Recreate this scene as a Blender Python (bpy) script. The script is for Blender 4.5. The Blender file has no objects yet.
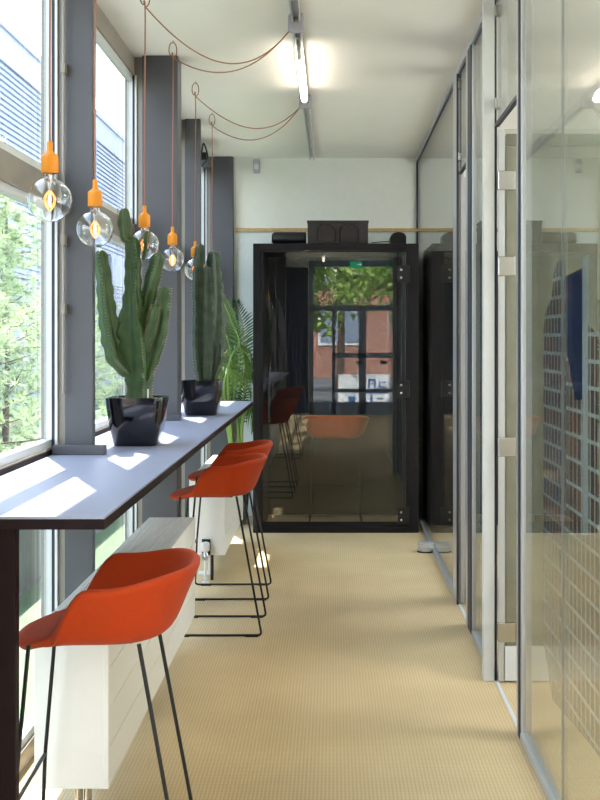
import bpy, bmesh, math, random
from mathutils import Vector, Matrix
random.seed(7)
PI = math.pi
scn = bpy.context.scene
col = scn.collection
F, VX, VY, EYE = 1200.0, 333.0, 338.0, 1.49      # focal length in pixels, vanishing point, eye height


def at(px, py, Y):
    return Vector(((px - VX) * Y / F, Y, EYE - (py - VY) * Y / F))


# ------------------------------------------------------------------ materials
def srgb(r, g, b):
    def f(c):
        c /= 255.0
        return c / 12.92 if c <= .04045 else ((c + .055) / 1.055) ** 2.4
    return (f(r), f(g), f(b), 1)


def new_mat(name):
    m = bpy.data.materials.new(name)
    m.use_nodes = True
    nt = m.node_tree
    nt.nodes.clear()
    out = nt.nodes.new('ShaderNodeOutputMaterial')
    return m, nt, out


def N(nt, kind, **kw):
    n = nt.nodes.new(kind)
    for k, v in kw.items():
        if k.startswith('_'):
            setattr(n, k[1:], v)
        else:
            n.inputs[k.replace('__', ' ')].default_value = v
    return n


def principled(name, rgb, rough=.5, metal=0.0, noise=0.0, nscale=20.0, bump=0.0, bscale=200.0, coat=0.0, spec=.5, sheen=0.0):
    m, nt, out = new_mat(name)
    b = N(nt, 'ShaderNodeBsdfPrincipled')
    c = srgb(*rgb)
    b.inputs['Base Color'].default_value = c
    b.inputs['Roughness'].default_value = rough
    b.inputs['Metallic'].default_value = metal
    b.inputs['Coat Weight'].default_value = coat
    b.inputs['Specular IOR Level'].default_value = spec
    b.inputs['Sheen Weight'].default_value = sheen
    nt.links.new(b.outputs[0], out.inputs['Surface'])
    tc = N(nt, 'ShaderNodeTexCoord')
    nz = N(nt, 'ShaderNodeTexNoise', Scale=nscale, Detail=4.0)
    nt.links.new(tc.outputs['Object'], nz.inputs['Vector'])
    mx = N(nt, 'ShaderNodeMix', _data_type='RGBA', _blend_type='MULTIPLY')
    mx.inputs[0].default_value = 1.0
    mx.inputs[6].default_value = c
    rp = N(nt, 'ShaderNodeMapRange')
    rp.inputs['From Min'].default_value = .3
    rp.inputs['From Max'].default_value = .7
    rp.inputs['To Min'].default_value = 1 - noise
    rp.inputs['To Max'].default_value = 1 + noise * .5
    nt.links.new(nz.outputs['Fac'], rp.inputs['Value'])
    nt.links.new(rp.outputs[0], mx.inputs[7])
    nt.links.new(mx.outputs[2], b.inputs['Base Color'])
    if bump:
        n2 = N(nt, 'ShaderNodeTexNoise', Scale=bscale, Detail=3.0)
        nt.links.new(tc.outputs['Object'], n2.inputs['Vector'])
        bp = N(nt, 'ShaderNodeBump', Strength=bump, Distance=.004)
        nt.links.new(n2.outputs['Fac'], bp.inputs['Height'])
        nt.links.new(bp.outputs[0], b.inputs['Normal'])
    return m


def glass(name, tint=(.97, .985, .975), r0=.04, rough=0.0):
    """clear sheet glass: Schlick reflection over straight transmission"""
    m, nt, out = new_mat(name)
    g = N(nt, 'ShaderNodeNewGeometry')
    d = N(nt, 'ShaderNodeVectorMath', _operation='DOT_PRODUCT')
    nt.links.new(g.outputs['Normal'], d.inputs[0])
    nt.links.new(g.outputs['Incoming'], d.inputs[1])
    a = N(nt, 'ShaderNodeMath', _operation='ABSOLUTE')
    nt.links.new(d.outputs['Value'], a.inputs[0])
    s = N(nt, 'ShaderNodeMath', _operation='SUBTRACT')
    s.inputs[0].default_value = 1.0
    nt.links.new(a.outputs[0], s.inputs[1])
    p = N(nt, 'ShaderNodeMath', _operation='POWER')
    p.inputs[1].default_value = 5.0
    nt.links.new(s.outputs[0], p.inputs[0])
    k = N(nt, 'ShaderNodeMath', _operation='MULTIPLY_ADD', _use_clamp=True)
    k.inputs[1].default_value = 1 - r0
    k.inputs[2].default_value = r0
    nt.links.new(p.outputs[0], k.inputs[0])
    t = N(nt, 'ShaderNodeBsdfTransparent', Color=(*tint, 1))
    gl = N(nt, 'ShaderNodeBsdfGlossy', Roughness=rough)
    mx = N(nt, 'ShaderNodeMixShader')
    nt.links.new(k.outputs[0], mx.inputs[0])
    nt.links.new(t.outputs[0], mx.inputs[1])
    nt.links.new(gl.outputs[0], mx.inputs[2])
    nt.links.new(mx.outputs[0], out.inputs['Surface'])
    return m


def real_glass(name):
    m, nt, out = new_mat(name)
    g = N(nt, 'ShaderNodeBsdfGlass', IOR=1.46, Roughness=0.0)
    nt.links.new(g.outputs[0], out.inputs['Surface'])
    return m


def emission(name, rgb, strength):
    m, nt, out = new_mat(name)
    e = N(nt, 'ShaderNodeEmission', Color=(*rgb, 1), Strength=strength)
    nt.links.new(e.outputs[0], out.inputs['Surface'])
    return m


def leaf_mat(name, rgb, var=.35, trans=.35):
    m, nt, out = new_mat(name)
    tc = N(nt, 'ShaderNodeTexCoord')
    nz = N(nt, 'ShaderNodeTexNoise', Scale=3.0, Detail=3.0)
    nt.links.new(tc.outputs['Object'], nz.inputs['Vector'])
    c = srgb(*rgb)
    r = N(nt, 'ShaderNodeValToRGB')
    r.color_ramp.elements[0].position = .3
    r.color_ramp.elements[1].position = .7
    r.color_ramp.elements[0].color = (c[0] * (1 - var), c[1] * (1 - var), c[2] * (1 - var), 1)
    r.color_ramp.elements[1].color = (min(1, c[0] * (1 + var)), min(1, c[1] * (1 + var)), min(1, c[2] * (1 + var * .6)), 1)
    nt.links.new(nz.outputs['Fac'], r.inputs[0])
    d = N(nt, 'ShaderNodeBsdfPrincipled', Roughness=.45)
    t = N(nt, 'ShaderNodeBsdfTranslucent')
    mx = N(nt, 'ShaderNodeMixShader', Fac=trans)
    nt.links.new(r.outputs[0], d.inputs['Base Color'])
    nt.links.new(r.outputs[0], t.inputs['Color'])
    nt.links.new(d.outputs[0], mx.inputs[1])
    nt.links.new(t.outputs[0], mx.inputs[2])
    nt.links.new(mx.outputs[0], out.inputs['Surface'])
    return m


def carpet_mat():
    m, nt, out = new_mat('woven_sisal_carpet')
    tc = N(nt, 'ShaderNodeTexCoord')
    w1 = N(nt, 'ShaderNodeTexWave', _bands_direction='X', Scale=24.0, Distortion=.6)
    w2 = N(nt, 'ShaderNodeTexWave', _bands_direction='Y', Scale=24.0, Distortion=.6)
    w1.inputs['Detail Scale'].default_value = 30
    w2.inputs['Detail Scale'].default_value = 30
    nz = N(nt, 'ShaderNodeTexNoise', Scale=2.2, Detail=5.0)
    n2 = N(nt, 'ShaderNodeTexNoise', Scale=240.0, Detail=2.0)
    for n in (w1, w2, nz, n2):
        nt.links.new(tc.outputs['Object'], n.inputs['Vector'])
    mu = N(nt, 'ShaderNodeMath', _operation='MULTIPLY')
    nt.links.new(w1.outputs['Fac'], mu.inputs[0])
    nt.links.new(w2.outputs['Fac'], mu.inputs[1])
    ad = N(nt, 'ShaderNodeMath', _operation='MULTIPLY_ADD')
    ad.inputs[1].default_value = .35
    nt.links.new(n2.outputs['Fac'], ad.inputs[0])
    nt.links.new(mu.outputs[0], ad.inputs[2])
    r = N(nt, 'ShaderNodeValToRGB')
    r.color_ramp.elements[0].position = .1
    r.color_ramp.elements[1].position = .95
    r.color_ramp.elements[0].color = srgb(194, 169, 129)
    r.color_ramp.elements[1].color = srgb(218, 196, 157)
    nt.links.new(ad.outputs[0], r.inputs[0])
    mx = N(nt, 'ShaderNodeMix', _data_type='RGBA', _blend_type='MULTIPLY')
    mx.inputs[0].default_value = 1
    mr = N(nt, 'ShaderNodeMapRange')
    mr.inputs['From Min'].default_value = .3
    mr.inputs['From Max'].default_value = .7
    mr.inputs['To Min'].default_value = .92
    mr.inputs['To Max'].default_value = 1.05
    nt.links.new(nz.outputs['Fac'], mr.inputs['Value'])
    nt.links.new(r.outputs[0], mx.inputs[6])
    nt.links.new(mr.outputs[0], mx.inputs[7])
    b = N(nt, 'ShaderNodeBsdfPrincipled', Roughness=.95)
    b.inputs['Specular IOR Level'].default_value = .15
    nt.links.new(mx.outputs[2], b.inputs['Base Color'])
    bp = N(nt, 'ShaderNodeBump', Strength=.35, Distance=.003)
    nt.links.new(mu.outputs[0], bp.inputs['Height'])
    nt.links.new(bp.outputs[0], b.inputs['Normal'])
    nt.links.new(b.outputs[0], out.inputs['Surface'])
    return m


def cactus_mat(name, rgb):
    m, nt, out = new_mat(name)
    tc = N(nt, 'ShaderNodeTexCoord')
    nz = N(nt, 'ShaderNodeTexNoise', Scale=18.0, Detail=5.0)
    nt.links.new(tc.outputs['Object'], nz.inputs['Vector'])
    c = srgb(*rgb)
    r = N(nt, 'ShaderNodeValToRGB')
    r.color_ramp.elements[0].position = .32
    r.color_ramp.elements[1].position = .72
    r.color_ramp.elements[0].color = (c[0] * .7, c[1] * .75, c[2] * .7, 1)
    r.color_ramp.elements[1].color = (c[0] * 1.5, c[1] * 1.3, c[2] * 1.4, 1)
    nt.links.new(nz.outputs['Fac'], r.inputs[0])
    b = N(nt, 'ShaderNodeBsdfPrincipled', Roughness=.5)
    nt.links.new(r.outputs[0], b.inputs['Base Color'])
    nt.links.new(b.outputs[0], out.inputs['Surface'])
    return m


def brick_mat(name, c1, c2, mortar, bw, rh, ms, offset=.5, axes='YZ', alpha=None):
    m, nt, out = new_mat(name)
    tc = N(nt, 'ShaderNodeTexCoord')
    sp = N(nt, 'ShaderNodeSeparateXYZ')
    cb = N(nt, 'ShaderNodeCombineXYZ')
    nt.links.new(tc.outputs['Object'], sp.inputs[0])
    nt.links.new(sp.outputs[axes[0]], cb.inputs[0])
    nt.links.new(sp.outputs[axes[1]], cb.inputs[1])
    br = N(nt, 'ShaderNodeTexBrick', _offset=offset, Scale=1.0)
    br.inputs['Color1'].default_value = srgb(*c1)
    br.inputs['Color2'].default_value = srgb(*c2)
    br.inputs['Mortar'].default_value = srgb(*mortar)
    br.inputs['Brick Width'].default_value = bw
    br.inputs['Row Height'].default_value = rh
    br.inputs['Mortar Size'].default_value = ms
    nt.links.new(cb.outputs[0], br.inputs['Vector'])
    b = N(nt, 'ShaderNodeBsdfPrincipled', Roughness=.8)
    nt.links.new(br.outputs['Color'], b.inputs['Base Color'])
    if alpha is None:
        nt.links.new(b.outputs[0], out.inputs['Surface'])
    else:
        t = N(nt, 'ShaderNodeBsdfTransparent')
        mx = N(nt, 'ShaderNodeMixShader', Fac=alpha)
        nt.links.new(t.outputs[0], mx.inputs[1])
        nt.links.new(b.outputs[0], mx.inputs[2])
        nt.links.new(mx.outputs[0], out.inputs['Surface'])
    return m


def film_mat(name, rgb, alpha):
    m, nt, out = new_mat(name)
    b = N(nt, 'ShaderNodeBsdfDiffuse', Color=srgb(*rgb))
    t = N(nt, 'ShaderNodeBsdfTransparent')
    mx = N(nt, 'ShaderNodeMixShader', Fac=alpha)
    nt.links.new(t.outputs[0], mx.inputs[1])
    nt.links.new(b.outputs[0], mx.inputs[2])
    nt.links.new(mx.outputs[0], out.inputs['Surface'])
    return m


M = dict(
    carpet=carpet_mat(),
    ceiling=principled('matt_white_ceiling', (238, 234, 226), .9, noise=.02, nscale=3),
    wall=principled('painted_wall', (234, 233, 224), .85, noise=.02, bump=.05),
    panel=principled('woodchip_panel', (214, 220, 216), .8, noise=.04, nscale=60, bump=.15, bscale=120),
    felt=principled('beige_felt_partition', (168, 161, 147), .95, noise=.12, nscale=14, bump=.2),
    wood=principled('pale_wood', (196, 166, 118), .5, noise=.18, nscale=25),
    steel=principled('anthracite_painted_steel', (72, 72, 77), .5, noise=.05, nscale=8, bump=.03),
    alu=principled('white_aluminium', (206, 208, 208), .4, noise=.02),
    silver=principled('anodised_aluminium', (196, 198, 202), .35, metal=.6, noise=.02),
    bronze=principled('grey_brown_frame', (138, 130, 120), .45, noise=.05),
    gasket=principled('dark_gasket', (38, 38, 52), .5, noise=.05),
    darkbrown=principled('dark_brown_edge', (32, 20, 22), .6, noise=.08, spec=.12),
    laminate=principled('pale_blue_grey_laminate', (150, 153, 173), .38, noise=.02, nscale=5),
    black=principled('black_metal', (26, 25, 27), .42, metal=.3, noise=.05),
    booth=principled('charcoal_booth_shell', (27, 24, 26), .6, noise=.06, spec=.18),
    booth_in=principled('charcoal_felt', (36, 37, 42), .95, noise=.12, nscale=30, bump=.2),
    darkbox=principled('dark_brown_box', (36, 29, 28), .6, noise=.08),
    grille=principled('brown_grille_cloth', (48, 38, 36), .8, noise=.15, nscale=150),
    leather=principled('black_vinyl', (24, 25, 34), .35, noise=.05),
    orange=principled('orange_red_wool', (172, 55, 9), .75, noise=.04, nscale=60, bump=.12, bscale=500, sheen=.05, spec=.2),
    radiator=principled('white_enamel', (226, 224, 218), .35, noise=.015),
    radgap=principled('radiator_grille_grey', (150, 156, 164), .5, noise=.05),
    chrome=principled('brushed_chrome', (190, 190, 188), .25, metal=1, noise=.03),
    plasticw=principled('white_plastic', (225, 225, 222), .4, noise=.02),
    lilac=principled('lilac_grey_plastic', (176, 171, 184), .5, noise=.02),
    socket=principled('orange_silicone', (232, 142, 18), .5, noise=.03, bump=.05),
    cord=principled('copper_fabric_cord', (156, 106, 82), .7, noise=.15, nscale=300),
    pot=principled('gloss_black_pot', (10, 11, 24), .12, noise=.02, coat=.6),
    soil=principled('pale_grit_soil', (150, 140, 124), .95, noise=.4, nscale=120, bump=.6),
    cactus=cactus_mat('cactus_skin', (56, 84, 42)),
    cactus2=cactus_mat('grey_green_cactus_skin', (62, 82, 64)),
    spine=principled('pale_spines', (150, 130, 96), .7, noise=.1),
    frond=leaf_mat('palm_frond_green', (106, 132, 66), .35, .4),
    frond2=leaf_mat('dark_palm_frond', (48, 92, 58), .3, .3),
    stem=principled('green_stem', (140, 170, 90), .5, noise=.1),
    terracotta=principled('grey_pot', (120, 118, 116), .6, noise=.1),
    rubber=principled('black_rubber', (22, 22, 22), .7, noise=.05),
    navy=principled('navy_curtain', (22, 44, 74), .9, noise=.15, nscale=9),
    slate=principled('blue_grey_door_frame', (132, 146, 166), .5, noise=.04),
    facade=principled('blue_grey_corrugated', (114, 127, 150), .5, noise=.04, nscale=.7),
    facadeb=principled('pale_parapet', (128, 139, 162), .5, noise=.03, nscale=.7),
    grass=leaf_mat('lawn_green', (66, 96, 50), .3, .1),
    paving=principled('grey_paving', (100, 101, 104), .9, noise=.15, nscale=4),
    bark=principled('bark', (92, 76, 66), .9, noise=.3, nscale=20, bump=.5),
    pine=leaf_mat('pine_needles', (160, 178, 140), .35, .25),
    leafy=leaf_mat('broad_leaves', (164, 190, 108), .35, .42),
    brickw=brick_mat('brick_wall', (168, 92, 70), (146, 78, 60), (190, 176, 160), .22, .075, .01, axes='XZ'),
    winglass=glass('window_glass', (.975, .985, .985)),
    pglass=glass('partition_glass', (.93, .955, .935), .05),
    bglass=glass('booth_glass', (.88, .90, .90), .054),
    bulbglass=real_glass('bulb_glass'),
    filament=emission('glowing_filament', (1.0, .26, .05), 2.2),
    filhot=emission('hot_filament_core', (1.0, .60, .30), 7),
    tube=emission('lit_tube', (1.0, .90, .76), 7),
    fill_panel=emission('lit_fill_panel', (1.0, .94, .84), 8),
    booth_lamp=emission('booth_ceiling_lamp', (1.0, .93, .82), 22),
    exitg=emission('exit_sign_green', (.05, .55, .28), 1.6),
    exitw=emission('exit_sign_white', (.9, 1, .95), 2.2),
    hoard=principled('blue_hoarding', (40, 96, 160), .6, noise=.05),
    white=principled('white_paint', (236, 238, 240), .6, noise=.02),
    film_navy=film_mat('printed_navy', (34, 56, 104), .8),
    film_pale=film_mat('printed_pale_stone', (206, 212, 212), .7),
    film_brick=brick_mat('printed_brick_facade', (134, 82, 54), (96, 62, 50), (206, 214, 214), .060, .075, .006, offset=.0, axes='YZ', alpha=.85),
    film_tower=brick_mat('printed_brick_tower', (138, 84, 60), (66, 64, 92), (186, 192, 194), .055, .06, .006, offset=.5, axes='YZ', alpha=.8),
    film_low=brick_mat('printed_brick_fading', (150, 104, 76), (112, 84, 76), (214, 214, 206), .060, .075, .006, offset=.0, axes='YZ', alpha=.4),
)


# ------------------------------------------------------------------ mesh helpers
def box(bm, x0, x1, y0, y1, z0, z1, mi=0):
    vs = [bm.verts.new((x, y, z)) for z in (z0, z1) for y in (y0, y1) for x in (x0, x1)]
    fs = []
    for q in ((0, 2, 3, 1), (4, 5, 7, 6), (0, 1, 5, 4), (2, 6, 7, 3), (0, 4, 6, 2), (1, 3, 7, 5)):
        f = bm.faces.new([vs[i] for i in q])
        f.material_index = mi
        fs.append(f)
    return fs


def B(*args):
    bm = bmesh.new()
    for a in args:
        box(bm, *a)
    return bm


def prism(bm, pts, axis, a, b):
    """extrude a 2-D outline along an axis; pts are the two other coordinates in order"""
    def v(p, t):
        if axis == 'x':
            return (t, p[0], p[1])
        if axis == 'y':
            return (p[0], t, p[1])
        return (p[0], p[1], t)
    lo = [bm.verts.new(v(p, a)) for p in pts]
    hi = [bm.verts.new(v(p, b)) for p in pts]
    n = len(pts)
    bm.faces.new(lo[::-1])
    bm.faces.new(hi)
    for i in range(n):
        bm.faces.new((lo[i], lo[(i + 1) % n], hi[(i + 1) % n], hi[i]))
    return bm


def frames_along(pts):
    pts = [Vector(p) for p in pts]
    tans = []
    for i in range(len(pts)):
        a = pts[max(0, i - 1)]
        b = pts[min(len(pts) - 1, i + 1)]
        t = (b - a)
        tans.append(t.normalized() if t.length > 1e-9 else Vector((0, 0, 1)))
    t0 = tans[0]
    ref = Vector((1, 0, 0)) if abs(t0.x) < .9 else Vector((0, 1, 0))
    n = (ref - t0 * ref.dot(t0)).normalized()
    out = []
    for p, t in zip(pts, tans):
        n = (n - t * n.dot(t))
        n = n.normalized() if n.length > 1e-6 else t.orthogonal().normalized()
        out.append((p, t, n, t.cross(n)))
    return out


def tube(bm, pts, r, seg=8, cap=True):
    rs = r if isinstance(r, (list, tuple)) else [r] * len(pts)
    rings = []
    for (p, t, n, b), rr in zip(frames_along(pts), rs):
        rings.append([bm.verts.new(p + (n * math.cos(2 * PI * k / seg) + b * math.sin(2 * PI * k / seg)) * rr) for k in range(seg)])
    for a, c in zip(rings, rings[1:]):
        for k in range(seg):
            bm.faces.new((a[k], a[(k + 1) % seg], c[(k + 1) % seg], c[k]))
    if cap:
        bm.faces.new(rings[0][::-1])
        bm.faces.new(rings[-1])
    return bm


def smooth_path(pts, n=6, closed=False):
    """Catmull-Rom"""
    P = [Vector(p) for p in pts]
    out = []
    m = len(P)
    for i in range(m - 1):
        p0 = P[max(0, i - 1)]; p1 = P[i]; p2 = P[i + 1]; p3 = P[min(m - 1, i + 2)]
        for k in range(n):
            t = k / n
            out.append(.5 * ((2 * p1) + (p2 - p0) * t + (2 * p0 - 5 * p1 + 4 * p2 - p3) * t * t + (3 * p1 - p0 - 3 * p2 + p3) * t ** 3))
    out.append(P[-1])
    return out


def round_path(pts, rad, n=5):
    """polyline with rounded corners"""
    P = [Vector(p) for p in pts]
    out = [P[0]]
    for i in range(1, len(P) - 1):
        a, b, c = P[i - 1], P[i], P[i + 1]
        d1 = (a - b); d2 = (c - b)
        r = min(rad, d1.length * .45, d2.length * .45)
        s = b + d1.normalized() * r
        e = b + d2.normalized() * r
        for k in range(n + 1):
            t = k / n
            out.append(s * (1 - t) ** 2 + b * 2 * t * (1 - t) + e * t * t)
    out.append(P[-1])
    return out


def lathe(bm, prof, c, seg=24, axis='z'):
    rings = []
    for r, h in prof:
        ring = []
        for k in range(seg):
            a = 2 * PI * k / seg
            if axis == 'z':
                p = (c[0] + r * math.cos(a), c[1] + r * math.sin(a), c[2] + h)
            elif axis == 'x':
                p = (c[0] + h, c[1] + r * math.cos(a), c[2] + r * math.sin(a))
            else:
                p = (c[0] + r * math.cos(a), c[1] + h, c[2] + r * math.sin(a))
            ring.append(bm.verts.new(p))
        rings.append(ring)
    for a, b in zip(rings, rings[1:]):
        for k in range(seg):
            bm.faces.new((a[k], a[(k + 1) % seg], b[(k + 1) % seg], b[k]))
    bm.faces.new(rings[0][::-1])
    bm.faces.new(rings[-1])
    return bm


WL = {}


def obj(name, bm, mats, parent=None, smooth=False, bevel=0.0, subd=0, solid=0.0, angle=40, recalc=True):
    off = WL.get(parent.name, Vector((0, 0, 0))) if parent else Vector((0, 0, 0))
    if parent:
        bmesh.ops.translate(bm, verts=bm.verts, vec=-off)
    if recalc:
        bmesh.ops.recalc_face_normals(bm, faces=bm.faces)
    me = bpy.data.meshes.new(name)
    bm.to_mesh(me)
    bm.free()
    for m in (mats if isinstance(mats, (list, tuple)) else [mats]):
        me.materials.append(m)
    if smooth:
        for p in me.polygons:
            p.use_smooth = True
        if smooth == 'auto':
            me.set_sharp_from_angle(angle=math.radians(angle))
    o = bpy.data.objects.new(name, me)
    col.objects.link(o)
    if parent:
        o.parent = parent
    WL[o.name] = off
    if solid:
        s = o.modifiers.new('thickness', 'SOLIDIFY')
        s.thickness = solid
        s.offset = -1
    if bevel:
        b = o.modifiers.new('rounding', 'BEVEL')
        b.width = bevel
        b.segments = 2
        b.limit_method = 'ANGLE'
    if subd:
        s = o.modifiers.new('smoothing', 'SUBSURF')
        s.levels = subd
        s.render_levels = subd
    return o


def tag(o, label=None, cat=None, group=None, kind=None):
    if label:
        o['label'] = label
    if cat:
        o['category'] = cat
    if group:
        o['group'] = group
    if kind:
        o['kind'] = kind
    return o


def thing(name, label, cat, loc, group=None, kind=None, rotz=0):
    o = bpy.data.objects.new(name, None)
    o.empty_display_size = .05
    col.objects.link(o)
    o.location = loc
    o.rotation_euler = (0, 0, rotz)
    WL[o.name] = Vector(loc)
    return tag(o, label, cat, group, kind)


def struct(name, label, loc=(0, 0, 0)):
    return thing(name, label, 'building', loc, kind='structure')


def copy_tree(o, parent=None):
    c = o.copy()
    col.objects.link(c)
    if parent:
        c.parent = parent
    for ch in list(o.children):
        copy_tree(ch, c)
    return c


# ------------------------------------------------------------------ dimensions
H = 3.0
XL = -1.09          # window plane
XG = .705           # glass partition plane
YB = 10.07          # back wall
YE = -5.0           # wall behind the camera
XR = 4.0
HC = 1.05           # counter height
YCOL = [4.56 + 1.85 * k for k in (-5, -4, -3, -2, -1, 0, 1, 2)] + [9.98]
WIDE = [False, True, False, True, False, False, True, False, True]
XCOL = [-.913 if not w else -.83 for w in WIDE]

# ------------------------------------------------------------------ room shell
tag(obj('floor', B((-1.13, XR, YE, YB + .1, -.12, 0)), M['carpet']), 'beige woven carpet floor of the corridor', 'floor', kind='structure')
tag(obj('ceiling', B((-1.13, XR, YE, YB + .1, H, H + .2)), M['ceiling']), 'off-white flat ceiling', 'ceiling', kind='structure')
wb = tag(obj('wall_back', B((-1.13, XR, YB, YB + .15, 0, H)), M['wall']), 'pale painted wall behind the black booth', 'wall', kind='structure')
bm = B((-.826, .69, YB - .012, YB - .001, 0, 2.375))
tag(obj('trim_1', bm, M['panel']), 'textured pale wainscot on the wall behind the booth', 'trim', kind='structure')
tag(obj('trim_2', B((-.826, XR, YB - .028, YB - .001, 2.378, 2.41)), M['wood'], bevel=.004), 'narrow pale wood rail along the wall above the booth', 'trim', kind='structure')
tag(obj('trim_3', B((-.83, -.815, YB - .03, YB - .001, 0, H)), M['plasticw']), 'thin white edge strip beside the last grey column', 'trim', kind='structure')
RW = [(-4.2, -1.2), (-.4, 2.4), (3.3, 5.1), (5.7, 7.6), (7.9, 9.6)]  # windows added out of view so sky light brightens ceiling and back wall
bm = B((XR, XR + .15, YE, YB, 0, .7), (XR, XR + .15, YE, YB, 2.85, H))
edges = [YE] + [v for r in RW for v in r] + [YB]
for k in range(0, len(edges), 2):
    box(bm, XR, XR + .15, edges[k], edges[k + 1], .7, 2.85)
tag(obj('wall_right', bm, M['wall']), 'pale far wall of the side rooms', 'wall', kind='structure')
for k, (ya, yb) in enumerate(RW):
    ww = struct('window_%d' % (k + 11), 'added window letting sky light into the side rooms', (XR, (ya + yb) / 2, .7))
    bm = bmesh.new()
    for a_, b_, za, zb in ((ya, yb, .7, .76), (ya, yb, 2.79, 2.85), (ya, ya + .06, .7, 2.85), (yb - .06, yb, .7, 2.85), ((ya + yb) / 2 - .03, (ya + yb) / 2 + .03, .7, 2.85)):
        box(bm, XR + .04, XR + .10, a_, b_, za, zb)
    obj('window_frame', bm, M['alu'], ww)
    obj('pane', B((XR + .065, XR + .075, ya + .03, yb - .03, .73, 2.82)), M['winglass'], ww)
tag(obj('wall_side', B((XG + .03, XR, 2.88, 2.98, 0, H)), M['wall']), 'pale wall closing the side room', 'wall', kind='structure')
tag(obj('wall_partition', B((XG + .06, XR, 5.30, 5.40, 0, 2.34)), M['felt'], bevel=.004), 'beige felt partition wall behind the glass', 'wall', kind='structure')
tag(obj('trim_4', B((XG + .06, XR, 5.29, 5.41, 2.34, 2.39)), M['bronze']), 'brown rail on top of the felt partition', 'trim', kind='structure')

# end wall behind the camera, around a glazed door
DX0, DX1 = -.47, 1.2
tag(obj('wall_end', B((-1.13, DX0, YE - .2, YE, 0, H), (DX1, XR, YE - .2, YE, 0, H)), M['wall']), 'wall around the glazed street door', 'wall', kind='structure')
d3 = struct('door_3', 'blue-grey glazed street door mirrored in the booth glass', (.36, YE - .05, 0))
bm = bmesh.new()
y0, y1 = YE - .10, YE - .02
for xa, xb, za, zb in ((DX0, DX0 + .09, 0, H), (DX1 - .09, DX1, 0, H), (DX0, DX1, 2.88, H), (DX0, DX1, 2.02, 2.13), (DX0, DX1, 0, .24),
                       (.50, .645, 0, 2.02), (-.02, .05, 0, 2.02), (-.02, DX1, 1.10, 1.20), (.05, DX1, .44, .50)):
    box(bm, xa, xb, y0, y1, za, zb)
obj('door_frame', bm, M['slate'], d3)
obj('pane', B((DX0 + .08, DX1 - .08, YE - .065, YE - .055, .2, 2.9)), M['winglass'], d3)
for hx in (.44, .92):
    obj('door_handle', B((hx, hx + .13, YE - .02, YE + .04, .98, 1.05)), M['black'], d3, bevel=.01)
tag(obj('curtain', (lambda b: prism(b, [(-1.08 + .6 * i / 40, YE + .06 + .025 * math.sin(i * 1.3)) for i in range(41)] +
                                    [(-1.08 + .6 * i / 40, YE + .05 + .025 * math.sin(i * 1.3)) for i in range(40, -1, -1)], 'z', .03, 2.86))(bmesh.new()), M['navy'], smooth='auto'),
    'dark navy curtain hanging beside the glazed street door', 'curtain')
es = thing('exit_sign', 'green emergency exit sign mirrored at the top of the booth glass', 'sign', (.45, YE + .12, 2.86))
obj('housing', B((.33, .57, YE + .10, YE + .13, 2.84, 2.97)), M['exitg'], es, bevel=.005)
bm = bmesh.new()
tube(bm, [(.47, YE + .132, 2.91), (.54, YE + .132, 2.91)], .006)
tube(bm, [(.52, YE + .132, 2.935), (.545, YE + .132, 2.91), (.52, YE + .132, 2.885)], .006)
obj('pictogram', bm, M['exitw'], es)
for hx in (.35, .55):
    obj('hanger', B((hx - .01, hx + .01, YE + .11, YE + .12, 2.96, H)), M['silver'], es)

# ------------------------------------------------------------------ left: steel columns and windows
for i, (yc, xc, w) in enumerate(zip(YCOL, XCOL, WIDE)):
    bm = B((-1.02, xc, yc, yc + .05, 0, H), (-1.12, -1.0, yc + .10, yc + .16, 0, H))
    box(bm, -1.05, -1.0, yc + .05, yc + .14, 0, H)
    if w and i < 8:
        box(bm, xc - .016, xc - .002, yc + .05, yc + .18, 0, H)
    tag(obj('trim_%d' % (i + 5), bm, M['steel'], bevel=.003), 'anthracite steel column between two windows', 'column', kind='structure')

bays = [(YCOL[i] + .16, YCOL[i + 1] + .04) for i in range(8)]
bays.insert(0, (YE, YCOL[0] + .04))
for n, (a, b) in enumerate(bays):
    w = struct('window_%d' % (n + 1), 'tall window bay with a cross bar beside the counter', (XL, (a + b) / 2, 0))
    # dark outer frame, white sashes, gaskets
    fr = bmesh.new()
    for za, zb in ((0, .07), (.96, 1.072), (2.0, 2.10), (2.9, H)):
        box(fr, XL - .03, XL + .024, a, b, za, zb)
    box(fr, -1.054, -1.024, b, b + .07, 0, H)
    box(fr, -1.12, -1.04, b + .004, b + .09, 0, H)
    box(fr, -1.12, -1.04, a - .07, a, 0, H)
    obj('window_frame', fr, M['bronze'], w)
    sa = bmesh.new()
    for za, zb in ((.07, .96), (1.072, 2.0), (2.10, 2.9)):
        for ya, yb in ((a, a + .03), (b - .012, b + .004)):
            box(sa, XL - .006, XL + .014, ya, yb, za, zb)
            box(sa, XL + .026, XL + .036, ya, yb, za, zb)
        box(sa, XL - .02, XL + .014, a, b, za, za + .03)
        box(sa, XL - .02, XL + .014, a, b, zb - .03, zb)
    obj('sash', sa, M['alu'], w)
    ga = bmesh.new()
    for za, zb in ((.07, .96), (1.072, 2.0), (2.10, 2.9)):
        box(ga, XL + .014, XL + .026, b - .010, b + .003, za, zb)
        box(ga, XL + .014, XL + .026, a, a + .028, za, zb)
    obj('gasket', ga, M['gasket'], w)
    for za, zb in ((.09, .94), (1.09, 1.98), (2.12, 2.88)):
        obj('pane', B((XL - .008, XL, a + .01, b - .004, za, zb)), M['winglass'], w)
    obj('sill', B((XL + .024, -1.062, a, b, .90, 1.068)), M['darkbrown'], w)
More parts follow.
